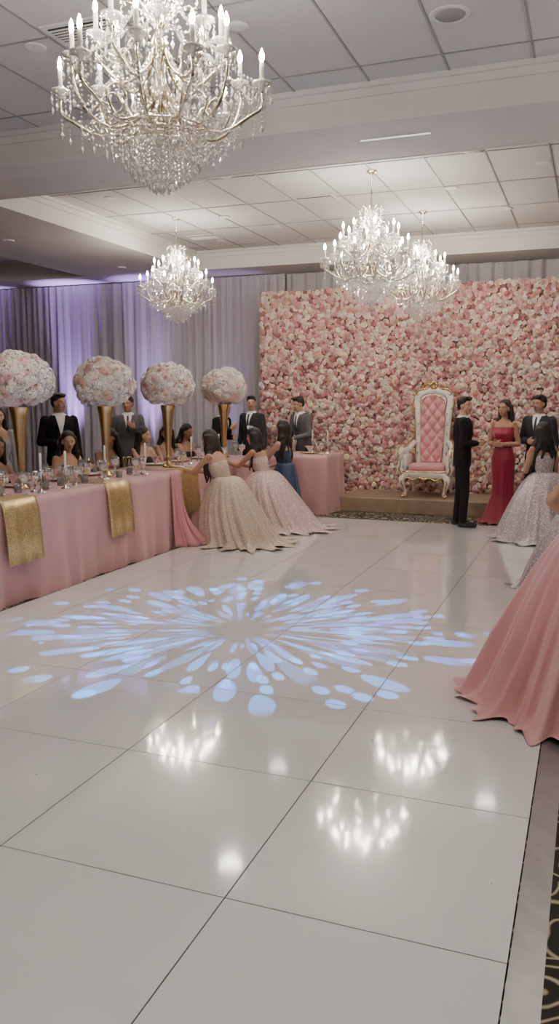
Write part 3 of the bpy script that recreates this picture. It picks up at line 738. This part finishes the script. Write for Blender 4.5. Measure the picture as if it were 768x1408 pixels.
def person(name,loc,face,h=1.68,sex='f',drop=0,lean=0,turn=0,nod=0,aL='down',aR='down',top=None,bottom=None,skin=S1,
           hair='long',hairmat=HB,neck=1.30,sleeve=True,gown=None,vox=.009,legs=True,tie=True,tiara=False,step=0,sit=False,hlen=.40):
    e=bpy.data.objects.new(name,None); COL.objects.link(e); e.location=loc; e.rotation_euler=(0,0,math.radians(face-90)); s=h/1.70; e.scale=(s,s,s)
    T=Matrix.Translation((0,0,-drop))@Matrix.Translation((0,0,.92))@Matrix.Rotation(-math.radians(lean),4,'X')@Matrix.Translation((0,0,-.92))
    rings=TFM if sex=='m' else TFF
    mats=[skin,top or skin,bottom or top or skin,SHOE,SHIRT,TIE,LIP,EW,EI,hairmat]
    src=MB(); prims=[]
    def cap(p0,p1,r0,r1,m): src.add(capsule(p0,p1,r0,r1)); prims.append((np.array(p0,float),np.array(p1,float),r0,r1,m))
    V=[];F=[];sg=20
    for (z,rx,ry,yo) in rings:
        for i in range(sg):
            a=2*PI*i/sg; V.append((rx*math.cos(a),yo+ry*math.sin(a),z))
    for j in range(len(rings)-1):
        for i in range(sg):
            k=(i+1)%sg; F.append((j*sg+i,j*sg+k,(j+1)*sg+k,(j+1)*sg+i))
    F.append(tuple(reversed(range(sg)))); F.append(tuple((len(rings)-1)*sg+i for i in range(sg)))
    src.add((np.array(V),F),T=T)
    Hc=T@Vector((0,.02,1.585)); nb=T@Vector((0,-.012,1.41))
    Th=Matrix.Translation(Hc)@Matrix.Rotation(math.radians(turn),4,'Z')@Matrix.Rotation(-math.radians(nod+lean*.6),4,'X')
    nr=.054 if sex=='m' else .043
    cap(nb,Th@Vector((0,-.012,-.055)),nr+.006,nr,0)
    if sex=='f':
        for sd in (-1,1): cap(T@Vector((sd*.062,.07,1.245)),T@Vector((sd*.06,.085,1.235)),.058,.05,1)
    hp=[((0,-.012,.027),(.074,.093,.088)),((0,.02,-.032),(.056,.069,.082)),((0,.056,-.088),(.022,.021,.020)),
        ((.072,0,-.008),(.010,.018,.03)),((-.072,0,-.008),(.010,.018,.03))]
    for c,r in hp: src.add(ell(c,r),T=Th)
    for p0,p1,r0,r1 in [((0,.084,.016),(0,.097,-.021),.007,.0105),((-.035,.068,.026),(.035,.068,.026),.013,.013),((.011,.086,-.023),(-.011,.086,-.023),.008,.008),((-.034,.055,-.03),(.034,.055,-.03),.021,.021)]:
        cap(Th@Vector(p0),Th@Vector(p1),r0,r1,0)
    headc=np.array(Hc)
    sxw=.172 if sex=='m' else .142
    cm=1 if sleeve else 0
    for sd,ap in ((1,aR),(-1,aL)):
        eo,wo,pn=ARMS[ap]
        fx=lambda q:Vector((q[0]*sd,q[1],q[2]))
        sh=T@Vector((sxw*sd,-.005,1.375)); el=sh+fx(eo); wr=el+fx(wo)
        th_=.012 if sleeve else 0; k=1 if sex=='m' else .86
        cap(sh,el,.052*k+th_*.6,.040*k+th_,cm); cap(el,wr,.040*k+th_,.029*k+th_*.6,cm)
        d=(wr-el).normalized(); n=fx(pn); n=(n-d*n.dot(d)).normalized(); t=d.cross(n)*sd
        w2=wr+d*.015; cap(wr-d*.01,w2+d*.02,.024*k,.022*k,0)
        for off,Ln in ((.027,.072),(.009,.082),(-.009,.076),(-.027,.058)):
            kn=w2+d*.085+t*off; cap(w2+d*.015+t*off*.7,kn,.0135,.012,0)
            d1=d*math.cos(.35)+n*math.sin(.35); d2=d*math.cos(1.0)+n*math.sin(1.0)
            p1=kn+d1*Ln*.5; cap(kn,p1,.011,.0098,0); cap(p1,p1+d2*Ln*.5,.0098,.0085,0)
        b0=w2+d*.025+t*.022; d1=(d*.65+t*.65+n*.3).normalized(); p1=b0+d1*.042; cap(b0,p1,.014,.0115,0); cap(p1,p1+(d*.85+t*.3+n*.35).normalized()*.035,.0115,.0095,0)
    if legs:
        for sd in (1,-1):
            st=step*sd
            if sit: hip,kn,an=(.09*sd,0,.92-drop),(.12*sd,.42,.94-drop),(.12*sd,.42,.10)
            else: hip,kn,an=(.088*sd,0,.90),(.098*sd,.015+st*.6,.48),(.10*sd,-.01+st,.09)
            r1=(.088,.062,.062,.050) if sex=='m' else (.08,.05,.05,.036)
            cap(hip,kn,r1[0],r1[1],2); cap(kn,an,r1[2],r1[3],2)
            cap((an[0],an[1]-.03,.042),(an[0]+.012*sd,an[1]+.15,.032),.042,.034,3)
    me=remesh(src,vox)
    n=len(me.polygons); C=np.zeros(n*3); me.polygons.foreach_get('center',C); C=C.reshape(-1,3)
    D=[];MI=[]
    for p0,p1,r0,r1,m_ in prims:
        d=p1-p0; t=np.clip(((C-p0)@d)/max(1e-9,d@d),0,1); D.append(np.linalg.norm(C-(p0+t[:,None]*d),axis=1)-(r0+(r1-r0)*t)); MI.append(m_)
    Ti=np.array(T.inverted()); L_=C@Ti[:3,:3].T+Ti[:3,3]
    zs=[r[0] for r in rings]; rx=np.interp(L_[:,2],zs,[r[1] for r in rings]); ry=np.interp(L_[:,2],zs,[r[2] for r in rings]); yo=np.interp(L_[:,2],zs,[r[3] for r in rings])
    dt=(np.sqrt((L_[:,0]/rx)**2+((L_[:,1]-yo)/ry)**2)-1)*np.minimum(rx,ry)+np.maximum(0,L_[:,2]-zs[-1])+np.maximum(0,zs[0]-L_[:,2]); D.append(dt-.004); MI.append(99)
    hd=np.linalg.norm(C-headc,axis=1)-.10; D.append(hd); MI.append(0)
    D=np.array(D); mi=np.array(MI)[D.argmin(0)]
    tors=(mi==99)
    if sex=='m':
        mi[tors]=1
        mi[(L_[:,2]>1.432)&(L_[:,2]<1.466)&(hd>.02)&(np.abs(L_[:,0])<.085)]=4
    else:
        mi[tors]=np.where(L_[tors][:,2]<neck,1,0)
        b_=(mi==1)&(L_[:,2]>neck)&~(cm==1)&(np.abs(L_[:,0])<.16); mi[b_]=0
    for mt_ in mats: me.materials.append(mt_)
    me.polygons.foreach_set('material_index',mi.astype(np.int32)); me.polygons.foreach_set('use_smooth',np.ones(n,bool))
    me.name='body'; obj('body',me,parent=e)
    fb=MB()
    for sd in (-1,1):
        fb.add(ell((sd*.031,.066,.0),(.0145,.011,.0085),10,8),1,T=Th); fb.add(ell((sd*.031,.0755,.0),(.0065,.004,.0065),10,8),2,T=Th)
        fb.add(capsule((sd*.016,.083,.021),(sd*.046,.069,.022),.0035,.0028,6),3,T=Th)
        fb.add(capsule((sd*.017,.0755,.0085),(sd*.045,.064,.0075),.0022,.002,6),3,T=Th)
    fb.add(capsule((-.019,.082,-.052),(.019,.082,-.052),.004,.004,8),0,T=Th); fb.add(ell((0,.086,-.0495),(.016,.007,.004),10,6),0,T=Th); fb.add(ell((0,.085,-.057),(.015,.008,.005),10,6),0,T=Th)
    if sex=='m':
        def surf(x,z,off):
            a_=np.interp(z,zs,[r[1] for r in rings]); b_=np.interp(z,zs,[r[2] for r in rings]); c_=np.interp(z,zs,[r[3] for r in rings])
            return (x,c_+b_*math.sqrt(max(0,1-(x/a_)**2))+off,z)
        def patch(lo,hi,z0,z1,off,mi_,n=14,m_=8):
            V=[];F=[]
            for j in range(n+1):
                z=z0+(z1-z0)*j/n; a_,b_=lo(z),hi(z)
                for i in range(m_+1): V.append(surf(a_+(b_-a_)*i/m_,z,off))
            for j in range(n):
                for i in range(m_): q=j*(m_+1)+i; F.append((q+1,q,q+m_+1,q+m_+2))
            fb.add((np.array(V),F),mi_,T=T)
        wv=lambda z:.002+(z-1.16)*.22
        patch(lambda z:-wv(z),wv,1.16,1.435,.006,4)
        if tie: patch(lambda z:-.012-.012*(1.42-z)*3,lambda z:.012+.012*(1.42-z)*3,1.17,1.42,.010,5,10,4)
        lw=lambda z:.045*math.sin(PI*min(1,max(0,(z-1.13)/.33)))**.7
        patch(lambda z:-wv(z)-lw(z),lambda z:-wv(z)+.001,1.16,1.43,.010,6,12,4); patch(lambda z:wv(z)-.001,lambda z:wv(z)+lw(z),1.16,1.43,.010,6,12,4)
    obj('face_features',fb.mesh('face_features',[LIP,EW,EI,hairmat,SHIRT,TIE,top or SHIRT]),parent=e)
    hb=MB()
    hb.add(ell((0,-.024,.045),(.081,.094,.083),20,12),T=Th)
    if hair=='short':
        hb.add(ell((0,.025,.092),(.062,.062,.034),16,8),T=Th); hb.add(ell((.0,-.055,.0),(.072,.055,.065),16,8),T=Th)
        hb.add(capsule((-.04,.055,.095),(.05,.06,.10),.022,.018),T=Th)
    else:
        hb.add(ell((0,-.045,.0),(.085,.068,.085),16,10),T=Th)
        rg=random.Random(name+str(loc))
        Lh={'long':hlen,'mid':.2,'bun':.0}[hair]
        if hair=='bun': hb.add(ell((0,-.115,.03),(.05,.045,.05)),T=Th)
        for k in range(15 if Lh else 0):
            a=-1+2*k/14; x0=.080*math.sin(a*1.65); y0=-.03-.06*math.cos(a*1.65)
            base=Th@Vector((x0*1.1,y0-.005,-.07))
            mid=base+Vector((x0*.40+rg.uniform(-.015,.015),-.02*math.cos(a)+rg.uniform(-.01,.01),-Lh*.45))
            end=mid+Vector((x0*.1+rg.uniform(-.03,.03),rg.uniform(-.02,.02),-Lh*.6*rg.uniform(.7,1.15)))
            pts=smooth_path([tuple(Th@Vector((x0,y0,.03))),tuple(base),tuple(mid),tuple(end)],4); rs=np.interp(np.linspace(0,1,len(pts)),[0,.33,.66,1],[.03,.030,.026,.008])
            wv_=rg.uniform(0,6)
            pts=[(q[0]+.014*math.sin(i*1.3+wv_)*(i>4),q[1]+.012*math.cos(i*1.3+wv_)*(i>4),q[2]) for i,q in enumerate(pts)]
            for q in range(len(pts)-1): hb.add(capsule(pts[q],pts[q+1],rs[q],rs[q+1],8))
    hm=remesh(hb,.009,2); hm.materials.append(hairmat); hm.polygons.foreach_set('use_smooth',np.ones(len(hm.polygons),bool)); obj('hair',hm,parent=e)
    if tiara:
        tb=MB()
        arc=[(.078*math.sin(a),.0+.055*math.cos(a)-.0,.105+.03*math.cos(a)*.6) for a in np.linspace(-1.4,1.4,13)]
        tb.add(tube(arc,.004,6),0,T=Th)
        for k,(x,y,z) in enumerate(arc): 
            hgt=.02+.025*math.cos((k-6)/6*1.4); tb.add(octa((x,y,z+hgt*.5),.007,hgt*.6),1,T=Th,sm=False)
        obj('tiara',tb.mesh('tiara',[M['silver'],M['cryst']]),parent=e)
    if gown:
        g=dict(gown); mt_=g.pop('mat')
        obj('gown_skirt',gown_mesh('gown_skirt',mt_,**g),parent=e)
    return e
G_ch=glitter('champagne_sequin_tulle',(.56,.44,.35),(.95,.86,.74),170,.2,.5,.72)
G_pk=glitter('blush_sequin_tulle',(.58,.42,.40),(.98,.88,.86),120,.2,.5,.78)
G_si=glitter('silver_lilac_sequin',(.46,.39,.42),(.95,.9,.92),110,.3,.4,.72)
G_pink=add_noise(pm('pink_organza',(.72,.36,.36),.5,0,sheen=.5),(.62,.28,.29),(.76,.40,.40),3,3,bump=.35,bscale=9,stretch=(1,1,.25))
G_red=pm('crimson_satin',(.30,.010,.04),.4,0,sheen=.2)
G_blue=pm('navy_satin',(.02,.045,.11),.4,0,sheen=.2)
D1=clothmat('mauve_dress',(.35,.22,.24)); D2=clothmat('black_dress',(.02,.02,.022)); D3=clothmat('cream_dress',(.6,.52,.45)); D4=clothmat('slate_shirt',(.35,.36,.40))

# --- right-hand group
person('man_in_black_suit',(-1.55,10.78,0),15,1.68,'m',aL='clasp',aR='clasp',top=SB,bottom=SB,hair='short',skin=S2,turn=-45,step=.03,vox=.008)
person('woman_in_red_gown',(-1.10,11.45,-.02),-105,1.66,'f',aL='clasp',aR='clasp',top=G_red,skin=S1,hair='long',hairmat=HD,sleeve=False,legs=False,neck=1.33,vox=.008,turn=-12,
       gown=dict(mat=G_red,ztop=1.06,top=(.116,.092),hem=(.34,.34),c0=(0,0),c1=(0,-.05),folds=8,amp=.07,seed=3,prof=[(0,0),(.16,.22),(.5,.16),(.62,.2),(.8,.55),(1,1)]))
person('man_in_charcoal_suit',(-.66,11.55,-.02),-110,1.72,'m',aL='down',aR='clasp',top=SN,bottom=SN,hair='short',skin=S1,vox=.009,turn=-15)
person('woman_in_silver_gown',(-.5,10.2,0),125,1.68,'f',drop=.30,lean=6,aL='hold',aR='lap',top=G_si,skin=S1,hair='long',sleeve=False,legs=False,vox=.008,
       gown=dict(mat=G_si,ztop=.80,top=(.13,.10),hem=(.60,.58),c0=(0,-.01),c1=(.0,-.1),folds=9,amp=.13,power=.66,seed=5,puddle=.10))
person('woman_in_pink_gown',(.08,4.58,0),60,1.62,'f',lean=8,aL='hip',aR='clasp',top=G_pink,skin=S2,hair='long',hairmat=HD,sleeve=False,legs=False,vox=.008,hlen=.5,
       gown=dict(mat=G_pink,ztop=1.06,top=(.12,.095),hem=(.59,.56),c0=(0,0),c1=(-.12,-.06),folds=11,amp=.20,power=.56,seed=8,puddle=.10))
person('woman_in_silver_gown',(.02,7.45,0),80,1.64,'f',drop=.25,aL='lap',aR='lap',top=G_si,skin=S1,hair='long',sleeve=False,legs=False,vox=.010,
       gown=dict(mat=G_si,ztop=.85,top=(.13,.10),hem=(.58,.60),c0=(0,0),c1=(0,0),folds=10,amp=.13,power=.66,seed=9,puddle=.10))
# --- ladies in front of the table
person('woman_in_champagne_gown',(-3.92,8.64,0),172,1.70,'f',drop=.36,lean=20,turn=-8,aL='reach',aR='table',top=G_ch,skin=S2,hair='long',hairmat=HD,sleeve=False,legs=False,vox=.008,
       gown=dict(mat=G_ch,ztop=.76,top=(.130,.105),hem=(.46,.48),c0=(0,-.01),c1=(.03,-.22),folds=11,amp=.13,power=.55,seed=1,puddle=.24,cexp=2.0))
person('woman_in_blush_gown',(-3.93,9.85,0),170,1.66,'f',drop=.37,lean=14,aL='reach',aR='table',top=G_pk,skin=S1,hair='long',hairmat=HB,sleeve=False,legs=False,vox=.008,tiara=True,
       gown=dict(mat=G_pk,ztop=.75,top=(.130,.105),hem=(.52,.54),c0=(0,-.01),c1=(.03,-.30),folds=11,amp=.13,power=.54,seed=2,puddle=.20,cexp=1.8))
person('woman_in_navy_dress',(-3.98,10.75,0),165,1.68,'f',drop=.33,lean=4,aL='table',aR='lap',top=G_blue,skin=S2,hair='long',hairmat=HB,sleeve=False,legs=False,vox=.009,tiara=True,neck=1.28,
       gown=dict(mat=G_blue,ztop=.78,top=(.13,.10),hem=(.26,.32),c0=(0,0),c1=(0,.05),folds=8,amp=.08,power=.6,seed=4))
# --- guests seated behind the table
def seated(name,x,y,face,top,skin,hair,hm,aL='table',aR='table',turn=0,lean=6,sleeve=False,h=1.66,nod=0):
    person(name,(x,y,-.02),face,h,'f',drop=.36,lean=lean,turn=turn,nod=nod,aL=aL,aR=aR,top=top,bottom=top,skin=skin,hair=hair,hairmat=hm,sleeve=sleeve,legs=True,sit=True,vox=.010)
    a=math.radians(face); obj('chiavari_chair',chv,(x-.03*math.cos(a),y-.03*math.sin(a),-.02),rotz=a+PI/2)
seated('seated_guest',-5.68,6.75,-10,D1,S1,'long',HD,turn=-15,nod=8)
seated('seated_guest',-5.68,8.0,-25,D3,S2,'long',HD,turn=-20,aR='lap',nod=4)
seated('seated_guest',-5.68,8.9,-40,D1,S3,'long',HB,aL='lap',turn=-50,nod=10)
seated('seated_guest',-5.68,9.7,-20,D2,S2,'long',HB,turn=30)
seated('seated_guest',-5.68,10.35,-25,D1,S1,'long',HD,turn=-30,aL='lap')
seated('seated_guest',-5.68,10.95,-15,D2,S1,'mid',HB,nod=12)
seated('seated_guest',-5.68,5.9,-10,D2,S3,'long',HB,turn=20)
# --- standing guests
person('standing_man_in_black_suit',(-6.35,8.85,-.02),-45,1.74,'m',aL='down',aR='clasp',top=SB,bottom=SB,hair='short',skin=S1,vox=.010,tie=False,turn=35)
person('standing_man_in_grey_suit',(-6.4,10.6,-.02),-60,1.72,'m',aL='hold',aR='down',top=SG,bottom=SG,hair='short',skin=S1,vox=.010,lean=4,turn=-20)
person('standing_man_in_black_suit',(-5.62,12.0,-.02),-10,1.66,'m',aL='clasp',aR='hold',top=SB,bottom=SB,hair='short',skin=S2,vox=.010,lean=14)
person('standing_man_in_black_suit',(-5.15,12.35,-.02),-100,1.72,'m',top=SN,bottom=SB,hair='short',skin=S2,vox=.010,turn=30)
person('standing_man_in_grey_suit',(-4.32,12.55,-.02),-120,1.72,'m',aL='lap',aR='lap',top=SG,bottom=SN,hair='short',skin=S2,vox=.010,lean=10,nod=6)
person('standing_guest_in_slate_shirt',(-6.4,7.75,-.02),-60,1.58,'f',aL='down',aR='hold',top=D4,bottom=D2,hair='long',skin=S2,vox=.010,turn=20)
person('standing_guest_in_dark_dress',(-6.4,7.1,-.02),-60,1.62,'f',top=D2,bottom=D2,hair='long',skin=S2,vox=.010)

# world
w=bpy.data.worlds.new('world'); sc.world=w; w.use_nodes=True
w.node_tree.nodes['Background'].inputs[0].default_value=(.5,.48,.5,1); w.node_tree.nodes['Background'].inputs[1].default_value=.1
